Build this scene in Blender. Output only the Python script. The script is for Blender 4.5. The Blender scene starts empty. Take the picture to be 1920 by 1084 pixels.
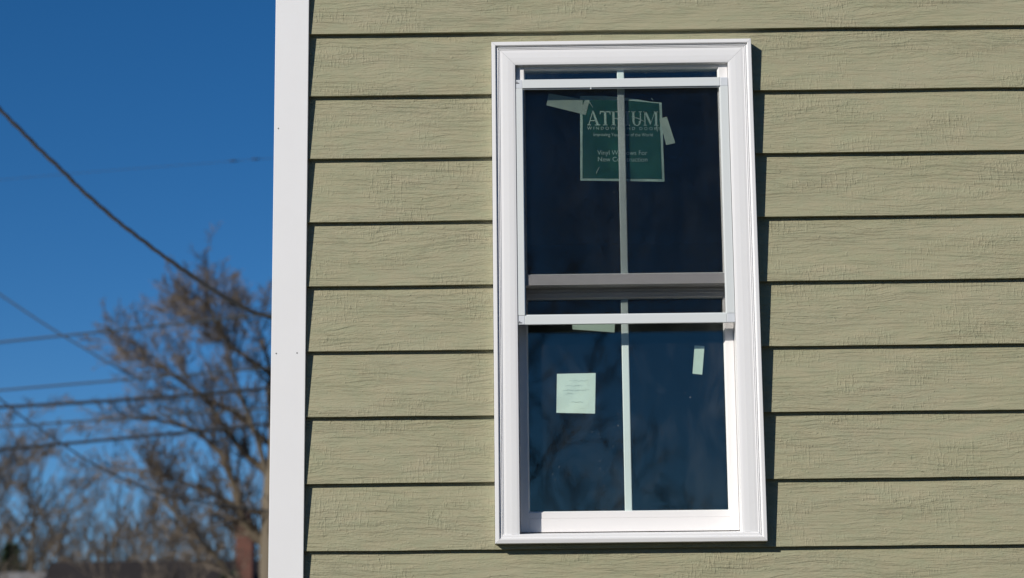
import bpy, math, random
from mathutils import Vector, Matrix, noise as mnoise
R = math.radians
SC = bpy.context.scene
COL = SC.collection
random.seed(7)

# ------------------------------------------------------------------ camera
cam_d = bpy.data.cameras.new('camera'); cam = bpy.data.objects.new('camera', cam_d); COL.objects.link(cam)
cam_d.sensor_width = 36.0; cam_d.lens = 73.69; cam_d.clip_start = 0.05; cam_d.clip_end = 2000
PITCH, YAW, ROLL = R(11.2435), R(-0.7105), R(-0.5471)
_f = Vector((math.cos(PITCH)*math.sin(YAW), math.cos(PITCH)*math.cos(YAW), math.sin(PITCH)))
_r = Vector((math.cos(YAW), -math.sin(YAW), 0)); _u = _r.cross(_f)
_r2 = math.cos(ROLL)*_r + math.sin(ROLL)*_u; _u2 = -math.sin(ROLL)*_r + math.cos(ROLL)*_u
_m = Matrix((( _r2.x, _u2.x, -_f.x, 0.11859), (_r2.y, _u2.y, -_f.y, -5.56682), (_r2.z, _u2.z, -_f.z, 1.60192), (0,0,0,1)))
cam.matrix_world = _m
cam_d.dof.use_dof = True; cam_d.dof.focus_distance = 5.66; cam_d.dof.aperture_fstop = 3.7
cam_d.dof.aperture_blades = 9
SC.camera = cam

# ------------------------------------------------------------------ sky, sun, exposure
SUN = Vector((-0.95, -1.0, 0.70)).normalized()
SUN_EL = math.asin(SUN.z); SUN_AZ = math.atan2(SUN.x, SUN.y)
world = bpy.data.worlds.new('World'); SC.world = world; world.use_nodes = True
wn = world.node_tree; wn.nodes.clear()
sky = wn.nodes.new('ShaderNodeTexSky'); sky.sky_type = 'NISHITA'; sky.sun_disc = False
sky.sun_elevation = SUN_EL; sky.sun_rotation = SUN_AZ
sky.altitude = 900; sky.air_density = 0.8; sky.dust_density = 0.05; sky.ozone_density = 5.0
bg = wn.nodes.new('ShaderNodeBackground'); bg.inputs['Strength'].default_value = 0.082
wo = wn.nodes.new('ShaderNodeOutputWorld')
hs = wn.nodes.new('ShaderNodeHueSaturation'); hs.inputs['Saturation'].default_value = 1.22
wn.links.new(sky.outputs[0], hs.inputs['Color']); wn.links.new(hs.outputs[0], bg.inputs['Color']); wn.links.new(bg.outputs[0], wo.inputs['Surface'])
sd = bpy.data.lights.new('sun', 'SUN'); sd.energy = 4.3; sd.angle = R(0.53); sd.color = (1.0, 0.945, 0.87)
so = bpy.data.objects.new('sun', sd); COL.objects.link(so)
so.rotation_euler = SUN.to_track_quat('Z', 'Y').to_euler(); so.location = (-20, -20, 20)
SC.view_settings.view_transform = 'Standard'; SC.view_settings.look = 'None'
SC.view_settings.exposure = 0.0; SC.view_settings.gamma = 1.0
try: SC.view_settings.use_curve_mapping = False
except Exception: pass
try:
    SC.cycles.transparent_max_bounces = 24; SC.cycles.max_bounces = 10
except Exception: pass

# ------------------------------------------------------------------ helpers
def new_mat(name):
    m = bpy.data.materials.new(name); m.use_nodes = True
    nt = m.node_tree
    return m, nt, nt.nodes['Principled BSDF'], nt.nodes['Material Output']
class N:
    """tiny node helper"""
    def __init__(s, nt): s.nt = nt
    def node(s, t, **k):
        n = s.nt.nodes.new(t)
        for a, b in k.items(): setattr(n, a, b)
        return n
    def put(s, sock, v):
        if hasattr(v, 'is_output') or isinstance(v, bpy.types.NodeSocket): s.nt.links.new(v, sock)
        else: sock.default_value = v
    def math(s, op, a, b=0.0, c=0.0, clamp=False):
        n = s.node('ShaderNodeMath', operation=op); n.use_clamp = clamp
        s.put(n.inputs[0], a); s.put(n.inputs[1], b); s.put(n.inputs[2], c)
        return n.outputs[0]
    def noise(s, vec, scale=1.0, detail=2.0, rough=0.5, dist=0.0):
        n = s.node('ShaderNodeTexNoise'); s.put(n.inputs['Vector'], vec)
        n.inputs['Scale'].default_value = scale; n.inputs['Detail'].default_value = detail
        n.inputs['Roughness'].default_value = rough; n.inputs['Distortion'].default_value = dist
        return n.outputs[0]
    def vscale(s, vec, sc):
        n = s.node('ShaderNodeVectorMath', operation='MULTIPLY'); s.put(n.inputs[0], vec); n.inputs[1].default_value = sc
        return n.outputs[0]
    def vadd(s, a, b):
        n = s.node('ShaderNodeVectorMath', operation='ADD'); s.put(n.inputs[0], a); s.put(n.inputs[1], b)
        return n.outputs[0]
    def ramp(s, fac, stops):
        n = s.node('ShaderNodeValToRGB'); s.put(n.inputs[0], fac)
        e = n.color_ramp.elements
        while len(e) > 1: e.remove(e[-1])
        e[0].position = stops[0][0]; c = stops[0][1]; e[0].color = (*c, 1) if not isinstance(c, (int, float)) else (c, c, c, 1)
        for p, c in stops[1:]:
            x = e.new(p); x.color = (*c, 1) if not isinstance(c, (int, float)) else (c, c, c, 1)
        return n.outputs[0]
    def mixc(s, fac, a, b, mode='MIX'):
        n = s.node('ShaderNodeMix', data_type='RGBA', blend_type=mode)
        s.put(n.inputs[0], fac)
        for i, v in ((6, a), (7, b)):
            if isinstance(v, tuple): v = (*v, 1) if len(v) == 3 else v
            s.put(n.inputs[i], v)
        return n.outputs[2]
    def coords(s):
        return s.node('ShaderNodeTexCoord').outputs['Object']
    def rnd(s):
        return s.node('ShaderNodeObjectInfo').outputs['Random']
    def bump(s, h, dist, strength=1.0, normal=None):
        n = s.node('ShaderNodeBump'); s.put(n.inputs['Height'], h)
        n.inputs['Distance'].default_value = dist; n.inputs['Strength'].default_value = strength
        if normal is not None: s.put(n.inputs['Normal'], normal)
        return n.outputs[0]

def plain(name, col, rough=0.5, var=0.06, vscale=3.0, bump=0.0, bscale=200.0, spec=0.5, stretch=(1, 1, 1)):
    m, nt, b, o = new_mat(name); n = N(nt)
    c = n.vscale(n.coords(), stretch)
    f = n.noise(c, vscale, 4, 0.6)
    lo = tuple(x*(1-var) for x in col); hi = tuple(min(1, x*(1+var)) for x in col)
    nt.links.new(n.mixc(f, lo, hi), b.inputs['Base Color'])
    b.inputs['Roughness'].default_value = rough; b.inputs['Specular IOR Level'].default_value = spec
    if bump: nt.links.new(n.bump(n.noise(c, bscale, 3, 0.5), bump), b.inputs['Normal'])
    return m

def mesh(name, vs, fs, mat, parent=None, smooth=False, loc=None):
    me = bpy.data.meshes.new(name)
    if loc is None: loc = (0, 0, 0)
    L = Vector(loc)
    me.from_pydata([tuple(Vector(v)-L) for v in vs] if any(loc) else vs, [], fs)
    me.materials.append(mat)
    if smooth:
        for p in me.polygons: p.use_smooth = True
    o = bpy.data.objects.new(name, me); COL.objects.link(o)
    pl = Vector((0, 0, 0))
    if parent is not None:
        o.parent = parent
        q = parent
        while q is not None: pl += Vector(q.location); q = q.parent
    o.location = L - pl
    return o
def boxv(x0, x1, y0, y1, z0, z1):
    v = [(x0,y0,z0),(x1,y0,z0),(x1,y1,z0),(x0,y1,z0),(x0,y0,z1),(x1,y0,z1),(x1,y1,z1),(x0,y1,z1)]
    f = [(0,3,2,1),(4,5,6,7),(0,1,5,4),(1,2,6,5),(2,3,7,6),(3,0,4,7)]
    return v, f
class MB:
    def __init__(s): s.v = []; s.f = []
    def add(s, v, f):
        o = len(s.v); s.v += v; s.f += [tuple(i+o for i in q) for q in f]; return s
    def box(s, *a): return s.add(*boxv(*a))
    def tube(s, pts, rad, k=6, cap=True):
        rings = []; o = len(s.v); prev = None
        for i, p in enumerate(pts):
            a = pts[max(0, i-1)]; b = pts[min(len(pts)-1, i+1)]
            t = (Vector(b)-Vector(a)).normalized()
            ref = prev if prev is not None else (Vector((0,0,1)) if abs(t.z) < .9 else Vector((1,0,0)))
            u = (ref - t*ref.dot(t)).normalized(); w = t.cross(u); prev = u
            r = rad[i] if isinstance(rad, (list, tuple)) else rad
            for j in range(k):
                an = 2*math.pi*j/k
                q = Vector(p) + (u*math.cos(an)+w*math.sin(an))*r
                s.v.append((q.x, q.y, q.z))
        for i in range(len(pts)-1):
            for j in range(k):
                s.f.append((o+i*k+j, o+i*k+(j+1)%k, o+(i+1)*k+(j+1)%k, o+(i+1)*k+j))
        if cap:
            s.f.append(tuple(o+j for j in range(k))[::-1]); s.f.append(tuple(o+(len(pts)-1)*k+j for j in range(k)))
        return s
    def build(s, name, mat, parent=None, smooth=False, loc=None): return mesh(name, s.v, s.f, mat, parent, smooth, loc)
def bevel(o, w=0.0008, seg=2):
    m = o.modifiers.new('bevel', 'BEVEL'); m.width = w; m.segments = seg; m.limit_method = 'ANGLE'
    return o
def empty(name, loc=(0,0,0), parent=None):
    o = bpy.data.objects.new(name, None); COL.objects.link(o); o.location = loc
    if parent: o.parent = parent
    return o
def tag(o, label=None, cat=None, group=None, kind=None):
    if label: o['label'] = label
    if cat: o['category'] = cat
    if group: o['group'] = group
    if kind: o['kind'] = kind
    return o

# ------------------------------------------------------------------ materials
def siding_material():
    m, nt, b, o = new_mat('embossed_siding'); n = N(nt)
    c = n.coords(); r = n.rnd()
    cx = n.node('ShaderNodeCombineXYZ'); n.put(cx.inputs[0], n.math('MULTIPLY', r, 37.0)); n.put(cx.inputs[2], n.math('MULTIPLY', r, 91.0))
    p = n.vadd(c, cx.outputs[0])
    sx = n.node('ShaderNodeSeparateXYZ'); n.put(sx.inputs[0], p)
    X, Z = sx.outputs[0], sx.outputs[2]
    # flow lines of the imitation cedar grain: z is bent by broad waves and by tight knots
    w1 = n.noise(n.vscale(p, (2.4, 1, 9)), 1, 2, 0.5)
    w2 = n.noise(n.vscale(p, (7.0, 1, 22)), 1, 1, 0.5)
    zz = n.math('ADD', n.math('ADD', Z, n.math('MULTIPLY', n.math('SUBTRACT', w1, 0.5), 0.060)), n.math('MULTIPLY', n.math('SUBTRACT', w2, 0.5), 0.012))
    cg = n.node('ShaderNodeCombineXYZ'); n.put(cg.inputs[0], n.math('MULTIPLY', X, 11.0)); n.put(cg.inputs[2], n.math('MULTIPLY', zz, 170.0))
    g = n.noise(cg.outputs[0], 1, 2.5, 0.6)
    ridge = n.ramp(g, [(0.42, 0.0), (0.49, 0.75), (0.58, 1.0)])
    # fine wire-brushed streaks
    cf = n.node('ShaderNodeCombineXYZ'); n.put(cf.inputs[0], n.math('MULTIPLY', X, 48.0)); n.put(cf.inputs[2], n.math('MULTIPLY', zz, 420.0))
    fine = n.noise(cf.outputs[0], 1, 2, 0.6)
    # rough-sawn patches: short upright ticks and pebbling
    tick = n.ramp(n.noise(n.vscale(p, (150, 1, 38)), 1, 2, 0.6), [(0.52, 0.0), (0.62, 1.0)])
    peb = n.noise(n.vscale(p, (120, 1, 170)), 1, 3, 0.6)
    mt = n.ramp(n.noise(n.vscale(p, (5.0, 1, 11)), 1, 1, 0.5), [(0.48, 0.0), (0.60, 1.0)])
    mp = n.ramp(n.noise(n.vscale(n.vadd(p, (5.3, 0, 2.1)), (3.2, 1, 9)), 1, 1, 0.5), [(0.46, 0.0), (0.60, 1.0)])
    mg = n.ramp(n.noise(n.vscale(n.vadd(p, (1.3, 0, 7.1)), (2.0, 1, 12)), 1, 1, 0.5), [(0.34, 0.25), (0.55, 1.0)])
    cl = n.node('ShaderNodeCombineXYZ'); n.put(cl.inputs[0], n.math('MULTIPLY', X, 6.5)); n.put(cl.inputs[2], n.math('MULTIPLY', zz, 105.0))
    ln = n.noise(cl.outputs[0], 1, 2, 0.55)
    # terraces: flat plateaus of paint with thin jagged edges, as embossed cedar has
    jag = n.noise(n.vscale(p, (120, 1, 120)), 1, 2, 0.6)
    tv = n.math('ADD', n.math('MULTIPLY', ln, 9.0), n.math('MULTIPLY', jag, 0.55))
    fl = n.math('FLOOR', tv)
    line = n.math('ADD', fl, n.ramp(n.math('FRACT', tv), [(0.0, 0.0), (0.80, 0.12), (1.0, 1.0)]))
    chip = n.ramp(n.noise(n.vscale(n.vadd(p, (3.3, 0, 4.4)), (70, 1, 60)), 1, 2, 0.5), [(0.66, 0.0), (0.70, 1.0)])
    h = n.math('MULTIPLY', ridge, n.math('MULTIPLY', mg, 0.15))
    h = n.math('ADD', h, n.math('MULTIPLY', line, 0.32))
    h = n.math('ADD', h, n.math('MULTIPLY', chip, 0.35))
    h = n.math('ADD', h, n.math('MULTIPLY', fine, 0.75))
    h = n.math('ADD', h, n.math('MULTIPLY', n.math('MULTIPLY', tick, mt), 0.36))
    h = n.math('ADD', h, n.math('MULTIPLY', n.math('MULTIPLY', peb, mp), 0.75))
    amp = n.ramp(n.noise(n.vscale(n.vadd(p, (8.3, 0, 3.4)), (2.6, 1, 10)), 1, 2, 0.5), [(0.36, 0.55), (0.62, 1.15)])
    nb = n.bump(n.math('MULTIPLY', h, amp), 0.0019, 1.0)
    nt.links.new(nb, b.inputs['Normal'])
    base = n.mixc(n.noise(n.vscale(p, (3.0, 1, 9)), 1, 3, 0.6), (0.328, 0.322, 0.202), (0.366, 0.345, 0.240))
    blot = n.ramp(n.noise(n.vscale(p, (14, 1, 40)), 1, 3, 0.65), [(0.35, (0.94, 0.975, 0.96)), (0.65, (1.04, 1.0, 0.99))])
    base = n.mixc(1.0, base, blot, 'MULTIPLY')
    dirt = n.ramp(n.noise(n.vscale(p, (60, 1, 60)), 1, 3, 0.7), [(0.60, 1.0), (0.80, 0.95)])
    base = n.mixc(1.0, base, dirt, 'MULTIPLY')
    nt.links.new(base, b.inputs['Base Color'])
    b.inputs['Roughness'].default_value = 0.62; b.inputs['Specular IOR Level'].default_value = 0.15
    return m
M = {}
M['siding'] = siding_material()
M['trim'] = plain('white_pvc_trim', (0.79, 0.79, 0.79), 0.5, 0.025, 7.0, 0.00008, 900, 0.35)
M['vinyl'] = plain('white_vinyl', (0.80, 0.797, 0.795), 0.42, 0.02, 9.0, 0.00005, 600, 0.4, (1, 1, 1))
M['sash'] = plain('sash_vinyl', (0.80, 0.78, 0.765), 0.45, 0.02, 9.0, 0.00006, 500, 0.4)
M['alu'] = plain('painted_screen_frame', (0.68, 0.715, 0.71), 0.4, 0.012, 7.0, 0, 1, 0.4)
M['key'] = plain('plastic_corner_key', (0.66, 0.69, 0.72), 0.35, 0.04, 60, 0, 1, 0.5)
M['muntin'] = plain('muntin_paint', (0.74, 0.78, 0.76), 0.5, 0.01, 6)
M['wire'] = plain('screen_wire', (0.008, 0.008, 0.009), 0.7, 0.0, 3.0, 0.0, 200.0, 0.08)
M['sheath'] = plain('sheathing_wrap', (0.25, 0.22, 0.16), 0.8, 0.1)
M['hole'] = plain('nail_hole', (0.05, 0.05, 0.05), 0.8, 0)
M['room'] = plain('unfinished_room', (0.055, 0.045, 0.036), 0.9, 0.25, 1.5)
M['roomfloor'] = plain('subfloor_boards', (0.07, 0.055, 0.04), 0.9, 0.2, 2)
M['shingle'] = plain('roof_shingles', (0.034, 0.030, 0.029), 0.9, 0.35, 1.2, 0.01, 20)
M['shingle_light'] = plain('grey_roof_shingles', (0.18, 0.175, 0.17), 0.9, 0.25, 1.5, 0.01, 20)
M['shingle'].node_tree.nodes['Principled BSDF'].inputs['Specular IOR Level'].default_value = .08
M['nwall'] = plain('neighbour_siding', (0.30, 0.27, 0.23), 0.8, 0.1, 1.0)
M['cable'] = plain('black_cable', (0.018, 0.019, 0.02), 0.6, 0.2, 10)
M['cable_grey'] = plain('weathered_cable', (0.05, 0.06, 0.065), 0.6, 0.2, 10)
M['pole'] = plain('pole_wood', (0.13, 0.10, 0.075), 0.9, 0.25, 8, 0.004, 60, 0.3, (1, 1, .1))
M['bark'] = plain('bark', (0.12, 0.095, 0.065), 0.9, 0.35, 3, 0.01, 30, 0.2, (1, 1, .4))
M['bark_pale'] = plain('pale_bark', (0.17, 0.14, 0.10), 0.9, 0.3, 3, 0.01, 30, 0.2, (1, 1, .4))
M['twig'] = plain('twigs', (0.16, 0.125, 0.09), 0.9, 0.3, 2)
M['needle'] = plain('evergreen_needles', (0.035, 0.055, 0.022), 0.8, 0.4, 4)

def brick_mat():
    m, nt, b, o = new_mat('chimney_brick'); n = N(nt)
    t = n.node('ShaderNodeTexBrick'); c = n.node('ShaderNodeMapping'); c.inputs['Rotation'].default_value = (R(90), 0, 0)
    nt.links.new(n.coords(), c.inputs['Vector']); nt.links.new(c.outputs[0], t.inputs['Vector'])
    t.inputs['Color1'].default_value = (0.15, 0.055, 0.035, 1); t.inputs['Color2'].default_value = (0.11, 0.042, 0.028, 1)
    t.inputs['Mortar'].default_value = (0.12, 0.08, 0.06, 1); t.inputs['Scale'].default_value = 1
    t.inputs['Brick Width'].default_value = .2; t.inputs['Row Height'].default_value = .075; t.inputs['Mortar Size'].default_value = .006
    nt.links.new(t.outputs[0], b.inputs['Base Color']); b.inputs['Roughness'].default_value = .9
    return m
M['brick'] = brick_mat()
def ground_mat():
    m, nt, b, o = new_mat('winter_grass'); n = N(nt); c = n.coords()
    f = n.noise(c, 0.5, 8, 0.7)
    nt.links.new(n.ramp(f, [(0.3, (0.03, 0.036, 0.016)), (0.55, (0.055, 0.05, 0.028)), (0.75, (0.09, 0.075, 0.05))]), b.inputs['Base Color'])
    b.inputs['Roughness'].default_value = .95
    nt.links.new(n.bump(n.noise(c, 30, 5, .7), 0.03), b.inputs['Normal'])
    return m
M['ground'] = ground_mat()
def glass_mat(name, tint, dusty):
    m, nt, b, o = new_mat(name); n = N(nt); nt.nodes.remove(b)
    c = n.coords()
    wob = n.bump(n.noise(c, 2.2, 2, .5), 0.0012)
    ge = n.node('ShaderNodeNewGeometry'); vd = n.node('ShaderNodeVectorMath', operation='DOT_PRODUCT')
    nt.links.new(ge.outputs['Normal'], vd.inputs[0]); nt.links.new(ge.outputs['Incoming'], vd.inputs[1])
    fr = n.math('ADD', n.math('MULTIPLY', n.math('POWER', n.math('SUBTRACT', 1.0, n.math('ABSOLUTE', vd.outputs['Value']), clamp=True), 5.0), 0.974), 0.026)
    tr = n.node('ShaderNodeBsdfTransparent'); tr.inputs[0].default_value = (*tint, 1)
    gl = n.node('ShaderNodeBsdfAnisotropic'); gl.inputs['Roughness'].default_value = 0.02; gl.inputs['Color'].default_value = (0.95, 1, 1, 1)
    nt.links.new(wob, gl.inputs['Normal'])
    mx = n.node('ShaderNodeMixShader'); nt.links.new(fr, mx.inputs[0]); nt.links.new(tr.outputs[0], mx.inputs[1]); nt.links.new(gl.outputs[0], mx.inputs[2])
    out = mx.outputs[0]
    if dusty:
        df = n.node('ShaderNodeBsdfDiffuse'); df.inputs[0].default_value = (0.7, 0.72, 0.72, 1)
        v = n.node('ShaderNodeTexVoronoi', feature='F1'); v.inputs['Scale'].default_value = 60; nt.links.new(c, v.inputs['Vector'])
        rad = n.math('MULTIPLY', n.ramp(n.noise(c, 9, 2, .6), [(0.5, 0.0), (0.72, 1.0)]), 0.13)
        speck = n.math('MULTIPLY', n.math('LESS_THAN', v.outputs['Distance'], rad), 0.22)
        smear = n.ramp(n.noise(n.vscale(c, (3, 1, 1.8)), 2.2, 6, .68, 1.2), [(0.48, 0.0), (0.75, 0.014)])
        fac = n.math('ADD', n.math('ADD', speck, smear), 0.0015)
        m2 = n.node('ShaderNodeMixShader'); nt.links.new(fac, m2.inputs[0]); nt.links.new(out, m2.inputs[1]); nt.links.new(df.outputs[0], m2.inputs[2])
        out = m2.outputs[0]
    nt.links.new(out, o.inputs['Surface'])
    return m
M['glass'] = glass_mat('outer_glass', (0.955, 0.982, 0.970), True)
M['glass_in'] = glass_mat('inner_glass', (0.955, 0.982, 0.970), False)
def paper(name, col, mottle=0.08, scale=120, transl=0.0):
    m, nt, b, o = new_mat(name); n = N(nt); c = n.coords()
    f = n.noise(c, scale, 4, .6)
    f2 = n.noise(c, 14, 3, .6, .6)
    a = tuple(x*(1-mottle) for x in col); z = tuple(min(1, x*(1+mottle)) for x in col)
    nt.links.new(n.mixc(n.math('MULTIPLY', n.math('ADD', f, f2), .5), a, z), b.inputs['Base Color'])
    b.inputs['Roughness'].default_value = .55
    nt.links.new(n.bump(f2, .002), b.inputs['Normal'])
    return m
M['lab_green'] = paper('green_label_print', (0.006, 0.098, 0.068), 0.2)
M['lab_white'] = paper('label_white_print', (0.62, 0.72, 0.66), 0.05)
M['tape'] = paper('masking_tape', (0.66, 0.70, 0.63), 0.05, 400)
M['note'] = paper('note_paper', (0.80, 0.82, 0.76), 0.08, 200)
M['ink'] = plain('faint_pencil', (0.50, 0.54, 0.52), .8, .1, 60)

# ------------------------------------------------------------------ setting
g = MB(); g.add([(-600,-400,0),(600,-400,0),(600,900,0),(-600,900,0)], [(0,1,2,3)])
tag(g.build('ground', M['ground']), kind='structure')

# ------------------------------------------------------------------ the house
house = empty('house', (0, 0, 0))
tag(house, 'sage green clapboard house with white corner board and one tall window', 'house')
HX0, HX1, HY1, HZ = -0.5975, 6.2, 8.0, 5.55
WX0, WX1, WZ0, WZ1 = 0.0, 0.7130, 2.0185, 3.3920          # outer edge of the window casing
OX0, OX1, OZ0, OZ1 = 0.0655, 0.6475, 2.030, 3.350          # rough opening
sh = MB()
sh.box(-0.565, OX0-.004, 0.0112, 0.11, 0.25, HZ); sh.box(OX1+.004, HX1-.02, 0.0112, 0.11, 0.25, HZ)
sh.box(OX0-.004, OX1+.004, 0.0112, 0.11, 0.25, OZ0-.004); sh.box(OX0-.004, OX1+.004, 0.0112, 0.11, OZ1+.004, HZ)
sh.build('sheathing', M['sheath'], house)
rest = MB(); rest.box(-0.565, -0.465, 0.11, HY1, .25, HZ); rest.box(HX1-.13, HX1-.02, .11, HY1, .25, HZ); rest.box(-0.465, HX1-.13, HY1-.11, HY1, .25, HZ)
rest.build('frame_wall', M['sheath'], house)
MB().box(-0.56, HX1-.03, 0.02, HY1-.02, 0.0, 0.247).build('foundation', plain('concrete', (.35,.34,.32), .9, .15, 4), house)
# room behind the window
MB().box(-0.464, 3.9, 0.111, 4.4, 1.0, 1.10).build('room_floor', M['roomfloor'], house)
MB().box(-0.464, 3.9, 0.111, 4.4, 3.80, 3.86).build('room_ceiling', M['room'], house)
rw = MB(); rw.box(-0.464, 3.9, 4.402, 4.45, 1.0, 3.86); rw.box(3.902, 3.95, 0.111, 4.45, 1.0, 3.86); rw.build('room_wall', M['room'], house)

T, BH, EXPO = 0.0165, 0.210, 0.178
YB = -0.0230
def board(zb, segs, name='siding_board', seed=0):
    """lap board leaning on the one below; segs = (x0, x1, zlo, zhi) pieces of its outline"""
    v = []; f = []
    tol = 0.0013; x_org = segs[0][0]
    for si, (x0, x1, zl, zh) in enumerate(segs):
        n = max(1, int((x1-x0)/0.06)); o = len(v)
        rows = 4
        for i in range(n+1):
            x = x0+(x1-x0)*i/n
            wy = mnoise.noise(Vector((x*2.2, seed*3.7, 0)))*tol*1.2
            wz = mnoise.noise(Vector((x*5.0, seed*5.1, 4)))*tol*0.9 + mnoise.noise(Vector((x*30.0, seed*5.1, 9)))*0.0003
            for k in range(rows):
                z = zl+(zh-zl)*k/(rows-1)
                yf = YB + T*(z-zb)/BH + wy
                zz = z+(wz if k == 0 else 0)
                v.append((x, yf, zz)); v.append((x, yf+T, zz))
        st = rows*2
        for i in range(n):
            a = o+i*st; b = a+st
            for k in range(rows-1):
                f.append((a+2*k, b+2*k, b+2*k+2, a+2*k+2)); f.append((a+2*k+1, a+2*k+3, b+2*k+3, b+2*k+1))
            f.append((a, a+1, b+1, b)); t = 2*(rows-1); f.append((a+t, b+t, b+t+1, a+t+1))
        for i, s in ((0, 1), (n, -1)):
            # leave the faces between two pieces of one board open
            if (i == 0 and si > 0) or (i == n and si < len(segs)-1):
                pass
            a = o+i*st
            for k in range(rows-1):
                q = (a+2*k, a+2*k+2, a+2*k+3, a+2*k+1); f.append(q if s > 0 else q[::-1])
    return mesh(name, v, f, M['siding'], house, loc=(x_org, 0, zb))
BX0, BX1 = -0.5040, HX1-0.10
k0 = -17
for k in range(-11, 18):
    zb = 3.43 - EXPO*k
    if zb+BH > HZ or zb < 0.2: continue
    zt = zb+BH
    L, Rr = WX0-0.0015, WX1+0.0015
    if zt <= WZ0-0.001 or zb >= WZ1: board(zb, [(BX0, BX1, zb, zt)], seed=k)
    elif zb > WZ0 and zt < WZ1+0.001:
        board(zb, [(BX0, L, zb, zt)], seed=k); board(zb, [(Rr, BX1, zb, zt)], seed=k+40)
    elif zb > WZ0:      # row that runs over the head casing
        board(zb, [(BX0, L, zb, zt), (L, Rr, WZ1+.001, zt), (Rr, BX1, zb, zt)], seed=k)
    elif zb < WZ0 and zb > WZ0-0.05:   # row under the sill: thin strip below the window
        board(zb, [(BX0, L, zb, zt), (L, Rr, zb, WZ0-.001), (Rr, BX1, zb, zt)], seed=k)
    else:
        board(zb, [(BX0, L, zb, zt), (L, Rr, zb, min(zt, WZ0-.006)), (Rr, BX1, zb, zt)], seed=k)
# side wall boards (round the corner)
for k in range(-11, 18):
    zb = 3.43 - EXPO*k
    if zb+BH > HZ or zb < 0.2: continue
    v, f = boxv(0, HY1-.1, 0, 1, 0, BH); v2 = []
    for (a, b_, c_) in v:
        x = -0.575 - .0215 + T*c_/BH + b_*T*.8
        v2.append((x, 0.066+a, zb+c_))
    mesh('siding_board', v2, f, M['siding'], house, loc=(-0.575, .066, zb))
cb = MB().box(-0.5975, -0.5053, -0.0310, -0.0045, 0.22, HZ).build('corner_board', M['trim'], house, loc=(-0.55, -.02, .22)); bevel(cb, .0012)
cs = MB().box(-0.6080+.0105, -0.5765, -0.0043, 0.0650, 0.22, HZ).build('corner_board', M['trim'], house, loc=(-0.59, .0, .22)); bevel(cs, .0012)
cr = MB().box(HX1-.0990, HX1, -0.0310, -0.0045, 0.22, HZ).build('corner_board', M['trim'], house, loc=(HX1-.05, -.02, .22)); bevel(cr, .0012)
for (x, z) in ((-0.5857, 3.1586), (-0.5837, 2.5338), (-0.5279, 2.5346), (-.5845, 3.83), (-.53, 3.84), (-.584, 1.86)):
    vv = []; r = .0019
    for j in range(10):
        a = j*math.pi/5; vv.append((x+r*math.cos(a), -0.0314, z+r*math.sin(a)))
    for j in range(10):
        a = j*math.pi/5; vv.append((x+r*math.cos(a), -0.0295, z+r*math.sin(a)))
    mesh('nail_hole', vv, [tuple(range(10)), tuple(range(19, 9, -1))]+[(j, j+10, (j+1) % 10+10, (j+1) % 10) for j in range(10)], M['hole'], cb, loc=(x, -.031, z))
# roof over the house
rf = MB(); zr = HZ
for a, b_ in (((-.75, -.35), 0), ):
    rf.add([(-.9,-.40,zr),(HX1+.3,-.40,zr),(HX1+.3,4.0,zr+2.3),(-.9,4.0,zr+2.3),(-.9,HY1+.4,zr),(HX1+.3,HY1+.4,zr),
            (-.9,-.40,zr-.16),(HX1+.3,-.40,zr-.16),(HX1+.3,HY1+.4,zr-.16),(-.9,HY1+.4,zr-.16)],
           [(0,1,2,3),(3,2,5,4),(6,9,8,7),(0,6,7,1),(4,5,8,9),(0,3,4,9,6),(1,7,8,5,2)])
rf.v = [(x, y, z+.17) for x, y, z in rf.v]
rf.build('roof', M['shingle'], house)

# ------------------------------------------------------------------ the window
win = MB()
# jamb box: four liners that reach back through the wall
win.box(0.0475, 0.0650, -0.040, 0.100, 2.0440, 3.3440); win.box(0.6478, 0.6650, -0.040, 0.100, 2.0440, 3.3440)
win.box(0.0475, 0.6650, -0.040, 0.100, 3.3442, 3.3600); win.box(0.0475, 0.6650, -0.006, 0.100, 2.0240, 2.0438)
window = win.build('window', M['vinyl'], house, loc=(0.356, 0, 2.02)); bevel(window, .0008)
tag(window, 'tall white double hung window with mitred casing')
WOFF = (0.356, 0, 2.02)
# mitred casing swept from one profile (u from outer edge, y)
PROF = [(0.0, -.004), (0.0, -.0485), (.0012, -.0500), (.0098, -.0505), (.0112, -.0495), (.0120, -.0435), (.0150, -.0425), (.0158, -.0448),
        (.0172, -.0455), (.0180, -.0428), (.0196, -.0428), (.0202, -.0442), (.0212, -.0445), (.0222, -.0428), (.0235, -.0428), (.030, -.0436), (.045, -.0440), (.058, -.0434), (.0640, -.0424), (.0650, -.0414), (.0650, -.004)]
def casing(kind):
    v = []; n = len(PROF)
    for u, y in PROF:
        if kind == 'left':  v += [(WX0+u, y, WZ0+min(u, .0250)), (WX0+u, y, WZ1-u)]
        if kind == 'right': v += [(WX1-u, y, WZ0+min(u, .0250)), (WX1-u, y, WZ1-u)]
        if kind == 'head':  v += [(WX0+u+.0006, y, WZ1-u), (WX1-u-.0006, y, WZ1-u)]
    f = []
    for i in range(n-1):
        q = (2*i, 2*i+1, 2*i+3, 2*i+2); f.append(q if kind != 'right' else q[::-1])
    f.append(tuple(2*i for i in range(n))); f.append(tuple(2*i+1 for i in range(n))[::-1])
    f.append((0, 2*n-2, 2*n-1, 1))
    me = mesh('casing', v, f, M['vinyl'], window, loc=WOFF)
    return me
for k in ('left', 'right', 'head'): casing(k)
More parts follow.
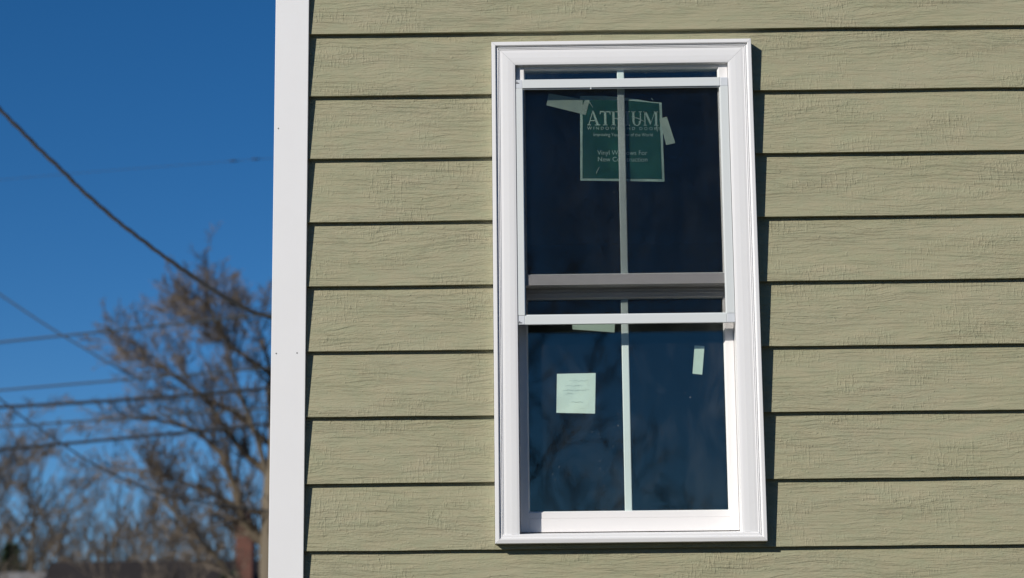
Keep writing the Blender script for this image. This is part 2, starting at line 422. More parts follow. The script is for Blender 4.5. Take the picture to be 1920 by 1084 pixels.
# sill nose with the same outer bead and a sloping top
sp = [(0.0, -.004), (0.0, -.0470), (.0010, -.0492), (.0100, -.0515), (.0135, -.0512), (.0150, -.0490), (.0162, -.0482), (.0215, -.0478), (.0243, -.0455), (.0262, -.0300), (.0318, .0170), (.0330, .0500), (.0200, .0500), (.0200, -.004)]
v = []
for u, y in sp:
    m_ = min(u, .0225)
    xa = WX0+m_+.0004 if u < .0225 else WX0+.0226
    if y > -.045 and u > .024: xa = 0.0656
    v += [(xa, y, WZ0+u), (WX1-(xa-WX0), y, WZ0+u)]
n = len(sp)
sill = mesh('sill', v, [(2*i, 2*i+2, 2*i+3, 2*i+1) for i in range(n-1)]+[(2*n-2, 0, 1, 2*n-1)]+[tuple(2*i for i in range(n))[::-1], tuple(2*i+1 for i in range(n))], M['vinyl'], window, loc=WOFF)

def rail(name, x0, x1, y0, y1, z0, z1, mat='sash', b=.0015):
    return bevel(MB().box(x0, x1, y0, y1, z0, z1).build(name, M[mat], window, loc=((x0+x1)/2, (y0+y1)/2, (z0+z1)/2)), b)
GX0, GX1 = 0.0885, 0.6225
# upper sash (outer track)
rail('sash_stile', 0.0655, GX0, -.0280, .0060, 2.7405, 3.3440); rail('sash_stile', GX1, 0.6470, -.0280, .0060, 2.7405, 3.3440)
rail('sash_rail', GX0, GX1, -.0278, .0060, 3.3190, 3.3440)
mr = MB()
mr.box(0.0655, 0.6470, -.0280, .0060, 2.7128, 2.7403)
mr.build('sash_rail', M['sash'], window, loc=(.356, -.01, 2.72)); 
# lower sash (inner track), top rail with drip grooves
rail('sash_stile', 0.0655, GX0, .0180, .0540, 2.0530, 2.7500); rail('sash_stile', GX1, 0.6470, .0180, .0540, 2.0530, 2.7500)
lr = MB(); lr.box(GX0, GX1, .0200, .0540, 2.6860, 2.7500); lr.box(GX0, GX1, .0150, .0200, 2.7030, 2.7075); lr.box(GX0, GX1, .0165, .0200, 2.6955, 2.6985); lr.box(GX0, GX1, .0120, .0200, 2.7120, 2.7500)
bevel(lr.build('sash_rail', M['sash'], window, loc=(.356, .03, 2.7)), .0007)
br = MB(); br.box(GX0, GX1, .0182, .0540, 2.0530, 2.0890); br.box(GX0, GX1, .0190, .0540, 2.0892, 2.1050)
bevel(br.build('sash_rail', M['sash'], window, loc=(.356, .03, 2.07)), .0006)
# glazing beads, a sloping lip round each opening
def bead(x0, x1, z0, z1, y):
    w = .004; m = MB()
    O = [(x0, z0), (x1, z0), (x1, z1), (x0, z1)]; I = [(x0+w, z0+w), (x1-w, z0+w), (x1-w, z1-w), (x0+w, z1-w)]
    v = [(a, y, b) for a, b in O]+[(a, y+.006, b) for a, b in I]+[(a, y+.009, b) for a, b in I]
    f = []
    for i in range(4):
        j = (i+1) % 4; f += [(i, j, 4+j, 4+i), (4+i, 4+j, 8+j, 8+i)]
    return mesh('glazing_bead', v, f, M['sash'], window, loc=((x0+x1)/2, y, (z0+z1)/2))
bead(GX0-.001, GX1+.001, 2.7400, 3.3195, -.0262)
bead(GX0-.001, GX1+.001, 2.1045, 2.6865, .0195)
# insulating glass: two lights per sash, muntin bar between them
def lights(y, z0, z1):
    for yy, mt in ((y, 'glass'), (y+.0150, 'glass_in')):
        MB().box(GX0-.004, GX1+.004, yy, yy+.003, z0, z1).build('glass_pane', M[mt], window, loc=((GX0+GX1)/2, yy, (z0+z1)/2))
    mb = MB().box(.3445, .3640, y+.0055, y+.0115, z0, z1)
    bevel(mb.build('muntin_bar', M['muntin'], window, loc=(.354, y+.008, (z0+z1)/2)), .002)
lights(-.0225, 2.7360, 3.3230)
lights(.0235, 2.1010, 2.6900)
# head track under the head liner and a small cam stop on the screen track
rail('parting_stop', .0655, .6470, -.0400, -.0300, 3.3330, 3.3438, 'vinyl')

# ------------------------------------------------------------------ half insect screen
scr = empty('insect_screen', (0.355, -0.040, 2.603))
tag(scr, 'half insect screen in pale grey frame fitted over the upper part of the window', 'window screen')
def srail(name, x0, x1, z0, z1, y0=-.0400, y1=-.0300, mat='alu', b=.0009):
    return bevel(MB().box(x0, x1, y0, y1, z0, z1).build(name, M[mat], scr, loc=((x0+x1)/2, (y0+y1)/2, (z0+z1)/2)), b)
SX0, SX1, SZ0, SZ1 = .0658, .6466, 2.6030, 3.2858
srail('frame_stile', SX0, .0842, SZ0+.0250, SZ1-.0250); srail('frame_stile', .6248, SX1, SZ0+.0250, SZ1-.0250)
srail('frame_rail', .0842, .6248, SZ1-.0245, SZ1); srail('frame_rail', .0842, .6248, SZ0, SZ0+.0245)
for x0, x1 in ((SX0, .0840), (.6250, SX1)):
    for z0, z1 in ((SZ0+.0002, SZ0+.0248), (SZ1-.0248, SZ1-.0002)):
        c_ = srail('corner_key', x0, x1, z0, z1, -.0394, -.0302, 'key', .0015)
# spline step: thin lip round the inside of the frame
sl = MB()
sl.box(.0842, .6248, -.0355, -.0310, SZ1-.0275, SZ1-.0246); sl.box(.0842, .6248, -.0355, -.0310, SZ0+.0246, SZ0+.0275)
sl.box(.0843, .0868, -.0355, -.0310, SZ0+.0276, SZ1-.0276); sl.box(.6222, .6247, -.0355, -.0310, SZ0+.0276, SZ1-.0276)
sl.build('spline', M['alu'], scr, loc=(.355, -.033, 2.95))
# pull tab and small drip of plastic under the top rail
MB().tube([(.2715, -.037, 3.2620), (.2718, -.038, 3.2575), (.2716, -.0375, 3.2560)], [.0016, .0018, .0012], 8).build('pull_tab', M['alu'], scr, loc=(.2715, -.037, 3.26))
for (x, z, s) in ((.0700, 2.6080, 1), (.0690, 3.2760, -1)):
    MB().box(x-.004, x+.006, -.0402, -.0392, z-.0009, z+.0009).box(x-.0012, x+.0006, -.0402, -.0392, z+.001, z+.005).build('corner_slot', M['hole'], scr, loc=(x, -.04, z))
wm = MB(); P_, Rw = .00142, .000185
x = .0868
def wire_x(x, m):
    a = 2*math.pi/3; z0, z1 = SZ0+.0275, SZ1-.0275
    pts = [(math.sin(a*j)*Rw, math.cos(a*j)*Rw) for j in range(3)]
    m.add([(x+p[0], -.0335-p[1], z) for z in (z0, z1) for p in pts], [(0, 1, 4, 3), (1, 2, 5, 4), (2, 0, 3, 5)])
def wire_z(z, m):
    a = 2*math.pi/3; x0, x1 = .0866, .6224
    pts = [(math.sin(a*j)*Rw, math.cos(a*j)*Rw) for j in range(3)]
    m.add([(xx, -.0332-p[1], z+p[0]) for xx in (x0, x1) for p in pts], [(0, 3, 4, 1), (1, 4, 5, 2), (2, 5, 3, 0)])
while x < .6222: wire_x(x, wm); x += P_
z = SZ0+.0278
while z < SZ1-.0276: wire_z(z, wm); z += P_
tag(wm.build('mesh_screen', M['wire'], scr, loc=(.355, -.0335, 2.95)), kind='stuff')

# ------------------------------------------------------------------ things taped to the glass
def sheet(name, quad, y, mat, nx=10, nz=10, amp=.0008, thick=.0003, parent=None, seed=0, top=None):
    """thin sheet spanned by four corners (TL, TR, BR, BL), slightly wavy, with a thickness"""
    v = []
    for s in (0, 1):
        for j in range(nz+1):
            for i in range(nx+1):
                a, b_ = i/nx, j/nz
                tl, tr, brr, bl = quad
                px = (tl[0]*(1-a)+tr[0]*a)*(1-b_)+(bl[0]*(1-a)+brr[0]*a)*b_
                pz = (tl[1]*(1-a)+tr[1]*a)*(1-b_)+(bl[1]*(1-a)+brr[1]*a)*b_
                if top: pz += top(a)*(1-b_)**3
                w = amp*(0.5+mnoise.noise(Vector((px*22, pz*22, seed*3.1))))
                v.append((px, y+w+s*thick, pz))
    f = []; st = nx+1; off = st*(nz+1)
    for j in range(nz):
        for i in range(nx):
            a = j*st+i; f.append((a, a+st, a+st+1, a+1)); f.append((off+a, off+a+1, off+a+st+1, off+a+st))
    for i in range(nx):
        f.append((i, i+1, off+i+1, off+i)); a = nz*st+i; f.append((a, off+a, off+a+1, a+1))
    for j in range(nz):
        a = j*st; f.append((a, off+a, off+a+st, a+st)); a = j*st+nx; f.append((a, a+st, off+a+st, off+a))
    cx = sum(q[0] for q in quad)/4; cz = sum(q[1] for q in quad)/4
    return mesh(name, v, f, mat, parent, loc=(cx, y, cz))
YU = -.0040      # just inside the inner pane of the upper sash
lab = empty('window_label', (.354, YU, 3.002))
tag(lab, 'green and white window maker label taped inside the upper pane', 'label')
topc = lambda a: 0.006*math.sin(math.pi*min(1, a*1.15))
sheet('label_sheet', ((.2425, 3.2480), (.4665, 3.2260), (.4690, 3.0020), (.2390, 3.0080)), YU+.0006, M['lab_white'], 16, 16, .0010, .0003, lab, 1, topc)
sheet('label_print', ((.2490, 3.2360), (.4595, 3.2240), (.4625, 3.0090), (.2450, 3.0140)), YU+.0001, M['lab_green'], 16, 16, .0010, .0003, lab, 1, lambda a: .004*math.sin(math.pi*a))
def text_part(s, x0, x1, z, h, y, tilt, parent, space=1.0, name='lettering'):
    cu = bpy.data.curves.new('lettering', 'FONT'); cu.body = s; cu.size = 1.0; cu.space_character = space; cu.fill_mode = 'FRONT' if hasattr(cu, 'fill_mode') else cu.fill_mode
    t = bpy.data.objects.new('lettering_source', cu); COL.objects.link(t)
    bpy.context.view_layer.update()
    me = bpy.data.meshes.new_from_object(t.evaluated_get(bpy.context.evaluated_depsgraph_get()))
    bpy.data.objects.remove(t)
    xs = [q.co.x for q in me.vertices]; a, b_ = min(xs), max(xs); k = (x1-x0)/(b_-a)
    for q in me.vertices:
        X = (q.co.x-a)*k; Z = q.co.y*h/0.70
        q.co = (X, 0, Z+math.tan(tilt)*X)
    me.materials.clear(); me.materials.append(M['lab_white'])
    o = bpy.data.objects.new(name, me); COL.objects.link(o); o.parent = parent
    o.location = Vector((x0, y, z))-Vector(parent.location)
    return o
YT = YU-.0002
TL = -.020
# serif capitals built from strokes (unit height 1)
def stroke(m, pts):  # polygon
    o = len(m.v); m.v += [(p[0], 0, p[1]) for p in pts]; m.f.append(tuple(range(o, o+len(pts))))
def serif_word(x0, x1, z, h, y):
    m = MB(); W = .17; Tn = .06; S = .055
    def stem(x, w, sl=.09, z0=0, z1=1, top=True, bot=True):
        stroke(m, [(x, z0), (x+w, z0), (x+w, z1), (x, z1)])
        if top: stroke(m, [(x-sl, z1-S), (x+w+sl, z1-S), (x+w+sl, z1), (x-sl, z1)])
        if bot: stroke(m, [(x-sl, z0), (x+w+sl, z0), (x+w+sl, z0+S), (x-sl, z0+S)])
    # A
    stroke(m, [(.10, S), (.17, S), (.50, 1), (.44, 1)]); stroke(m, [(.40, 1.02), (.52, 1.02), (.93, S), (.74, S)])
    stroke(m, [(.22, .30), (.72, .30), (.70, .36), (.25, .36)])
    stroke(m, [(.00, 0), (.30, 0), (.30, S), (.00, S)]); stroke(m, [(.62, 0), (1.05, 0), (1.05, S), (.62, S)])
    # T
    stem(1.36, W, .09, top=False); stroke(m, [(1.02, .92), (1.87, .92), (1.87, 1), (1.02, 1)])
    stroke(m, [(1.02, .76), (1.06, .76), (1.12, .93), (1.02, .93)]); stroke(m, [(1.87, .76), (1.83, .76), (1.77, .93), (1.87, .93)])
    # R
    stem(2.02, W)
    def arc(cx, cz, rx, rz, a0, a1, w0, w1, n=10):
        for i in range(n):
            p = a0+(a1-a0)*i/n; q = a0+(a1-a0)*(i+1)/n
            def pt(a, d): 
                wd = Tn+(W-Tn)*abs(math.cos(a))
                return (cx+(rx-(wd if d else 0))*math.cos(a), cz+(rz-(Tn if d else 0))*math.sin(a))
            stroke(m, [pt(p, 0), pt(q, 0), pt(q, 1), pt(p, 1)])
    stroke(m, [(2.1, .94), (2.45, .94), (2.45, 1), (2.1, 1)]); stroke(m, [(2.1, .46), (2.45, .46), (2.45, .52), (2.1, .52)])
    arc(2.42, .73, .34, .27, -math.pi/2, math.pi/2, 0, 0)
    stroke(m, [(2.36, .50), (2.54, .50), (2.92, S), (2.72, S)]); stroke(m, [(2.70, 0), (3.02, 0), (3.02, S), (2.70, S)])
    # I
    stem(3.14, W)
    # U
    stem(3.62, W, .09, .30, 1, True, False); stem(4.22, .075, .09, .30, 1, True, False)
    arc(3.957, .32, .338, .34, math.pi, 2*math.pi, 0, 0, 12)
    # M
    stem(4.58, .07, .10); stem(5.42, W, .09)
    stroke(m, [(4.56, 1), (4.74, 1), (5.12, .18), (5.02, .04)]); stroke(m, [(5.02, .04), (5.10, .18), (5.46, 1), (5.40, 1)])
    k = (x1-x0)/5.68
    v = [(x0+a*k, y, z+c_*h+TL*a*k) for a, _, c_ in m.v]
    return mesh('lettering', v, m.f, M['lab_white'], lab, loc=(x0, y, z))
serif_word(.2605, .4560, 3.1640, .0405, YT)
text_part('WINDOWS AND DOORS', .2603, .4606, 3.1515, .0085, YT, TL, lab, 1.6)
text_part('Improving Your View of the World', .2777, .4397, 3.1330, .0095, YT, TL, lab)
text_part('Vinyl Windows For', .2870, .4238, 3.0800, .0130, YT, TL, lab)
text_part('New Construction', .2885, .4235, 3.0612, .0130, YT, TL, lab)
# creases in the film
for pts in (((.262,3.238),(.270,3.226),(.277,3.214)), ((.451,3.171),(.4515,3.157),(.453,3.142)), ((.382,3.187),(.402,3.181),(.418,3.172)), ((.292,3.046),(.286,3.034),(.283,3.026)), ((.438,3.24),(.440,3.236),(.444,3.233))):
    MB().tube([(a, YT-.0003, b_) for a, b_ in pts], [.0004, .0013, .0003], 4).build('crease', M['lab_white'], lab, loc=(pts[0][0], YT, pts[0][1]))
def tape(label, quad, y, seed, name='tape_strip', mat='tape', nx=8, nz=4, amp=.0018, cat='tape'):
    o = sheet(name, quad, y, M[mat], nx, nz, amp, .0003, None, seed)
    tag(o, label, cat); return o
g_ = 'strips of masking tape on the glass'
tape('long slanted tape strip at the upper left corner of the green label', ((.1560, 3.2560), (.2680, 3.2350), (.2570, 3.1935), (.1490, 3.2230)), YU-.0011, 3)['group'] = g_
tape('short tilted tape strip on the right edge of the green label', ((.4585, 3.1800), (.4795, 3.1855), (.5007, 3.1105), (.4760, 3.1050)), YU-.0011, 4)['group'] = g_
YL = .0418
tape('wide tape piece half hidden behind the bottom rail of the screen', ((.2110, 2.6380), (.3295, 2.6370), (.3260, 2.5935), (.2125, 2.6035)), YL, 5)['group'] = g_
tape('small upright tape strip alone on the right half of the lower pane', ((.5425, 2.5550), (.5692, 2.5530), (.5610, 2.4750), (.5350, 2.4780)), YL, 6)['group'] = g_
note = empty('paper_note', (.219, YL, 2.3750)); tag(note, 'pale square paper note stuck on the left half of the lower pane', 'paper note')
sheet('note_sheet', ((.1685, 2.4815), (.2732, 2.4825), (.2695, 2.3720), (.1655, 2.3755)), YL, M['note'], 12, 12, .0020, .0003, note, 8)
wr = MB(); random.seed(5)
for row, (z, a, b_) in enumerate(((2.462, .20, .255), (2.449, .19, .235), (2.437, .184, .26), (2.428, .19, .215), (2.404, .205, .24), (2.386, .23, .245))):
    x = a; pts = []
    while x < b_:
        pts.append((x, YL-.0001, z+random.uniform(-.0018, .0018))); x += random.uniform(.002, .0045)
    wr.tube(pts, .00035, 4)
wr.build('pencil_marks', M['ink'], note, loc=(.22, YL, 2.43))

# ------------------------------------------------------------------ cables
def cable(label, pts, r, mat='cable', twist=False, grp=None, n=60):
    P = [Vector(p) for p in pts]
    # Catmull-Rom through the points
    out = []
    for i in range(len(P)-1):
        p0 = P[max(0, i-1)]; p1 = P[i]; p2 = P[i+1]; p3 = P[min(len(P)-1, i+2)]
        k = max(2, int((p2-p1).length/(0.025 if twist else .5)))
        for j in range(k):
            t = j/k
            out.append(.5*((2*p1)+(p2-p0)*t+(2*p0-5*p1+4*p2-p3)*t*t+(3*p1-p0-3*p2+p3)*t**3))
    out.append(P[-1])
    m = MB()
    if not twist: m.tube(out, r, 6)
    else:
        for s in range(3):
            d = 0; q = []
            for i, p in enumerate(out):
                if i: d += (p-out[i-1]).length
                a = 2*math.pi*(d/.33+s/3); hr = r*1.15
                q.append(p+Vector((.7*math.cos(a), math.sin(a), .7*math.cos(a)))*hr)
            m.tube(q, r*(1 if s else .7), 5)
    o = m.build('overhead_cable', M[mat], None, True, loc=tuple(P[0]))
    tag(o, label, 'cable', grp); return o
G = 'overhead cables beside the house'
cable('thick twisted black service cable sagging steeply down to the corner board',
      [(-7.2, 7, 9.6), (-5.6, 7, 7.75), (-4.2, 7, 6.28), (-3.22, 7, 5.28), (-3.02, 7, 5.075), (-2.87, 7, 4.93), (-2.66, 7, 4.725), (-2.44, 7, 4.535), (-2.18, 7, 4.335), (-1.91, 7, 4.145), (-1.71, 7, 4.02), (-1.51, 7, 3.94), (-1.0, 7, 3.80), (-.60, 7, 3.74)], .0070, 'cable', True, G)
def span(label, pts, r, mat, x0, x1, y=22):
    # parabola through three points, run on to its poles
    (a, za), (b, zb), (c, zc) = pts
    def q(x): return za*(x-b)*(x-c)/((a-b)*(a-c))+zb*(x-a)*(x-c)/((b-a)*(b-c))+zc*(x-a)*(x-b)/((c-a)*(c-b))
    return cable(label, [(x0+(x1-x0)*i/24, y, q(x0+(x1-x0)*i/24)) for i in range(25)], r, mat, False, G)
PX0, PX1 = -17.0, 9.0
span('topmost of the nearly level cables, crossing the upper part of the bare tree', [(-7.09, 6.44), (-5.48, 6.59), (-3.46, 6.78)], .014, 'cable_grey', PX0, PX1)
span('second nearly level cable from the top, faint, above the dark pair', [(-7.06, 5.79), (-5.28, 5.92), (-3.45, 6.05)], .013, 'cable_grey', PX0, PX1)
span('dark level cable third from the top, crossing the middle of the bare tree', [(-7.05, 5.565), (-5.28, 5.65), (-3.44, 5.78)], .023, 'cable', PX0, PX1)
span('fourth nearly level cable from the top, between the two dark ones', [(-7.04, 5.30), (-5.5, 5.39), (-3.44, 5.51)], .013, 'cable_grey', PX0, PX1)
span('lowest of the nearly level cables, dark and thick', [(-7.03, 5.00), (-5.26, 5.14), (-3.44, 5.30)], .021, 'cable', PX0, PX1)
cable('thin slanting cable that drops from the left edge to the second level cable', [(-12, 22, 10.6), (-9.5, 22, 8.75), (-7.11, 22, 7.09), (-6.23, 22, 6.51), (-5.23, 22, 5.92)], .011, 'cable_grey', False, G)
cable('thin sagging cable crossing below all the level cables towards the chimney', [(-9, 16, 7.8), (-7, 16, 6.05), (-5.5, 16, 4.79), (-5.13, 16, 4.51), (-4.77, 16, 4.27), (-4.41, 16, 4.04), (-4.13, 16, 3.92), (-3.88, 16, 3.82), (-3.3, 16, 3.68), (-1, 16, 3.45), (2, 16, 3.7)], .009, 'cable', False, G)
tc = cable('hair thin topmost wire crossing the empty sky above the tree', [(-14, 16, 6.5), (-9, 16, 6.88), (-5.59, 16, 7.14), (-4.17, 16, 7.245), (-2.7, 16, 7.34), (3, 16, 7.75), (8, 16, 8.2)], .0022, 'cable_grey', False, G)
# two small splices on the topmost wire
for x, z in ((-3.10, 7.315), (-2.86, 7.332)):
    MB().tube([(x-.05, 16, z-.003), (x-.02, 16, z), (x+.02, 16, z+.001), (x+.05, 16, z+.003)], [.004, .009, .009, .004], 6).build('splice', M['cable'], tc, True, loc=(x, 16, z))
def utility_pole(x, y, label, h=11.5):
    p = empty('utility_pole', (x, y, 0)); tag(p, label, 'utility pole', 'utility poles along the road')
    MB().tube([(x, y, 0), (x, y, h)], [.16, .11], 12).build('pole', M['pole'], p, True, loc=(x, y, 0))
    MB().box(x-.06, x+.06, y-1.1, y+1.1, h-.9, h-.78).build('crossarm', M['pole'], p, loc=(x, y, h-.85))
    for dy in (-1, -.4, .4, 1):
        MB().tube([(x, y+dy, h-.78), (x, y+dy, h-.7), (x, y+dy, h-.62)], [.02, .05, .03], 8).build('insulator', M['cable_grey'], p, True, loc=(x, y+dy, h-.78))
utility_pole(PX0, 22.0, 'wooden pole at the left end of the level cables')
utility_pole(PX1, 22.0, 'wooden pole behind the green house at the right end of the cables')

# ------------------------------------------------------------------ trees
def grow(m_big, m_twig, p, d, length, r, depth, rng, spread, up, stats, minr=.006):
    """one limb with side shoots; fine shoots go to the twig mesh"""
    n = 4 if depth > 1 else 3
    pts = [p.copy()]; dirs = []; q = p.copy(); dd = d.copy()
    for i in range(n):
        dd = (dd+Vector((rng.gauss(0, .13), rng.gauss(0, .13), rng.gauss(0, .10)+up*.07))).normalized()
        q = q+dd*(length/n); pts.append(q.copy()); dirs.append(dd.copy())
    r1 = max(minr*.6, r*.45)
    rad = [r+(r1-r)*i/n for i in range(n+1)]
    (m_big if r > .03 else m_twig).tube(pts, rad, 6 if r > .05 else (4 if r > .02 else 3), False)
    stats[0] += 1
    if depth <= 0: return
    k = rng.randint(3, 5)
    for j in range(k):
        t = .22+.78*(j+rng.random())/k; t = min(t, .999)
        i = min(n-1, int(t*n)); a = pts[i].lerp(pts[i+1], t*n-i)
        ax = Vector((rng.gauss(0, 1), rng.gauss(0, 1), rng.gauss(0, 1)))
        side = dirs[i].cross(ax).normalized()
        nd = (dirs[i]*math.cos(spread)+side*math.sin(spread)*rng.uniform(.7, 1.3)+Vector((0, 0, up*.25))).normalized()
        L = length*rng.uniform(.45, .70)*(1.05-.35*t)
        grow(m_big, m_twig, a, nd, L, max(minr, rad[i]*rng.uniform(.45, .62)), depth-1, rng, spread, up, stats, minr)
def bare_tree(base, h, label, seed, group, limbs=7, depth=4, spread=.62, up=.5, lean=(0, 0), name='bare_tree', bark='bark', r0=None, first=.28, minr=.007):
    rng = random.Random(seed); b = Vector(base)
    t = empty(name, tuple(b)); tag(t, label, 'tree', group)
    tr = MB(); tw = MB(); big = MB()
    r = r0 or h*.018; n = 7; pts = []
    for i in range(n+1):
        s = i/n; pts.append(b+Vector((lean[0]*s*h+rng.gauss(0, .012)*h*s, lean[1]*s*h, h*.72*s)))
    rad = [r*(1-.75*i/n) for i in range(n+1)]
    tr.tube(pts, rad, 9)
    st = [0]
    for j in range(limbs):
        s = first+(1-first)*(j+.5*rng.random())/limbs; i = min(n-1, int(s*n)); a = pts[i].lerp(pts[i+1], s*n-i)
        an = j*2.4+rng.random()
        el = .35+.8*s
        d = Vector((math.cos(an)*math.cos(el), math.sin(an)*math.cos(el), math.sin(el)))
        grow(big, tw, a, d, h*(.50-.22*s), rad[i]*.6, depth-1, rng, spread, up, st, minr)
    grow(big, tw, pts[-1], Vector((0, 0, 1)), h*.28, rad[-1], depth-1, rng, spread, up, st, minr)
    tr.build('trunk', M[bark], t, True, loc=tuple(b))
    if big.v: big.build('limbs', M[bark], t, True, loc=tuple(b))
    tw.build('crown', M['twig'], t, False, loc=tuple(b))
    return t
# the big tree beside the corner board: its main limbs follow their real sweep
def big_tree():
    rng = random.Random(21); b = Vector((-3.85, 27, 0))
    t = empty('bare_tree', tuple(b)); tag(t, 'large bare tree with wide twiggy crown just left of the white corner board', 'tree')
    tr = MB(); tr.tube([Vector(p) for p in ((-3.85, 27, 0), (-3.9, 27, 1.5), (-4.05, 27, 3.2), (-4.08, 27, 4.6), (-4.0, 27, 5.7), (-4.12, 27.2, 6.6), (-3.9, 27.3, 7.1), (-3.85, 27.4, 7.5))], [.26, .22, .18, .15, .12, .09, .06, .03], 10)
    tr.build('trunk', M['bark_pale'], t, True, loc=tuple(b))
    tw = MB(); st = [0]
    limbs = [  # (points, r0, bark, shoot depth)
        ([(-4.05, 27, 3.9), (-4.22, 27, 4.15), (-4.50, 27, 4.45), (-4.62, 27, 4.95), (-4.85, 26.9, 5.5), (-5.2, 26.8, 5.85), (-5.75, 26.7, 6.0), (-6.2, 26.6, 6.05)], .085, 'bark'),
        ([(-4.06, 27, 5.15), (-4.50, 27, 5.50), (-4.82, 26.9, 5.95), (-5.05, 26.8, 6.3), (-5.45, 26.6, 6.65), (-6.0, 26.5, 6.95)], .065, 'bark'),
        ([(-4.0, 27, 6.7), (-4.66, 27, 7.15), (-4.98, 27.1, 7.50), (-5.3, 27.2, 7.65), (-5.5, 27.3, 7.7)], .045, 'bark'),
        ([(-4.70, 27, 7.15), (-4.98, 26.9, 7.60), (-5.12, 26.8, 8.05), (-5.28, 26.7, 7.9)], .05, 'bark_pale'),
        ([(-4.40, 27.3, 3.2), (-4.72, 27.3, 3.60), (-4.95, 27.2, 3.95), (-5.20, 27.1, 4.20), (-5.52, 27, 4.55), (-5.72, 27, 4.75), (-6.1, 27, 5.2)], .055, 'bark_pale'),
        ([(-4.08, 27, 5.0), (-4.28, 26.8, 5.75), (-4.45, 26.7, 6.2), (-4.65, 26.5, 6.8), (-4.72, 26.4, 7.2), (-4.8, 26.3, 7.5)], .05, 'bark_pale'),
        ([(-4.0, 27, 6.3), (-4.2, 27.3, 7.1), (-4.35, 27.5, 7.5), (-4.42, 27.6, 7.7)], .05, 'bark'),
        ([(-4.05, 27, 4.5), (-4.7, 27.3, 4.75), (-5.3, 27.5, 5.05), (-5.9, 27.6, 5.25), (-6.5, 27.7, 5.35)], .045, 'bark'),
        ([(-4.05, 27, 5.6), (-4.7, 27.3, 6.2), (-5.3, 27.5, 6.5), (-5.9, 27.6, 7.0), (-6.3, 27.7, 7.3)], .05, 'bark'),
        ([(-3.9, 27, 5.6), (-3.3, 27.3, 6.5), (-2.9, 27.5, 7.4), (-2.4, 27.6, 8.2)], .06, 'bark'),
        ([(-3.9, 27, 4.6), (-3.2, 26.7, 5.3), (-2.4, 26.5, 5.8), (-1.6, 26.4, 6.5)], .06, 'bark'),
    ]
    for pts, r, bk in limbs:
        P = [Vector(p) for p in pts]; m = MB(); k = len(P)
        rr = [max(.014, r*(1-.8*i/(k-1))) for i in range(k)]
        m.tube(P, rr, 7, False)
        big = MB()
        for i in range(k-1):
            seg = P[i+1]-P[i]; d = seg.normalized()
            for j in range(6 if i else 3):
                a = P[i].lerp(P[i+1], rng.random())
                ax = Vector((rng.gauss(0, 1), rng.gauss(0, 1), rng.gauss(0, 1))); side = d.cross(ax).normalized()
                nd = (d*.75+side*.7+Vector((-.05, 0, .28))).normalized()
                grow(m, tw, a, nd, rng.uniform(.45, .9), rr[i]*rng.uniform(.28, .45), 3 if i > 0 else 2, rng, .6, .35, st, .0048)
        grow(m, tw, P[-1], (P[-1]-P[-2]).normalized(), .75, rr[-1], 3, rng, .6, .35, st, .0048)
        m.build('limb', M[bk], t, True, loc=tuple(P[0]))
    tw.build('crown', M['twig'], t, False, loc=tuple(b))
    return t
big_tree()
TG = 'bare trees behind the neighbouring roof'
bare_tree((-17.3, 60, 0), 11.0, 'dense bare tree at the left edge, tallest behind the roof', 31, TG, 13, 5, .7, .4, minr=.014)
bare_tree((-14.9, 56, 0), 9.0, 'bare tree second from the left edge, lower than its neighbour', 32, TG, 10, 5, .55, .6, minr=.012)
bare_tree((-12.6, 62, 0), 8.4, 'slender bare tree with upswept branches right of the left edge pair', 33, TG, 7, 4, .5, .9, minr=.010)
bare_tree((-10.6, 52, 0), 7.4, 'low fan shaped bare tree over the middle of the dark roof', 34, TG, 7, 5, .5, .9, minr=.009)
bare_tree((-8.8, 58, 0), 8.3, 'bare tree with many upright shoots left of the brick chimney', 35, TG, 8, 5, .5, .9, minr=.009)
bare_tree((-7.4, 64, 0), 8.4, 'bare tree right behind the brick chimney', 36, TG, 7, 4, .55, .7, minr=.010)
for i, (x, y, h, lb) in enumerate(((-16.2, 66, 8.6, 'thin bare tree standing behind the left edge pair'), (-13.9, 70, 8.3, 'small faint bare tree between the left trees and the middle of the picture'),
        (-11.6, 66, 7.9, 'faint bare tree far behind the left end of the dark roof'), (-10.0, 68, 8.1, 'faint bare tree far behind the middle of the dark roof'),
        (-9.2, 49.5, 6.6, 'low bare tree standing just behind the dark roof ridge'), (-11.9, 54, 7.3, 'low bushy bare tree behind the left end of the dark roof'))):
    bare_tree((x, y, 0), h, lb, 61+i, TG, 9, 4, .55, .8, minr=.012)
SG = 'leafless shrubs in front of the dark roof'
bare_tree((-10.9, 37, 0), 5.0, 'leafless shrub in front of the left end of the dark roof', 51, SG, 8, 4, .6, .7, minr=.007, name='bare_shrub', r0=.05, first=.1)
bare_tree((-8.6, 38, 0), 5.3, 'leafless shrub in front of the middle of the dark roof', 52, SG, 8, 4, .6, .7, minr=.007, name='bare_shrub', r0=.05, first=.1)
bare_tree((-6.7, 36, 0), 5.0, 'leafless shrub in front of the dark roof below the chimney', 53, SG, 8, 4, .6, .7, minr=.007, name='bare_shrub', r0=.05, first=.1)
# trees across the street behind the viewer, seen only in the glass
RG = 'trees mirrored in the window glass'
bare_tree((-0.9, -46, 0), 12.0, 'bare tree mirrored in the left half of the window glass', 41, RG, 9, 5, .6, .5, minr=.012, r0=.15)
bare_tree((6.6, -44, 0), 9.0, 'bare tree mirrored at the right edge of the window glass', 42, RG, 9, 5, .6, .5, minr=.012, r0=.15)

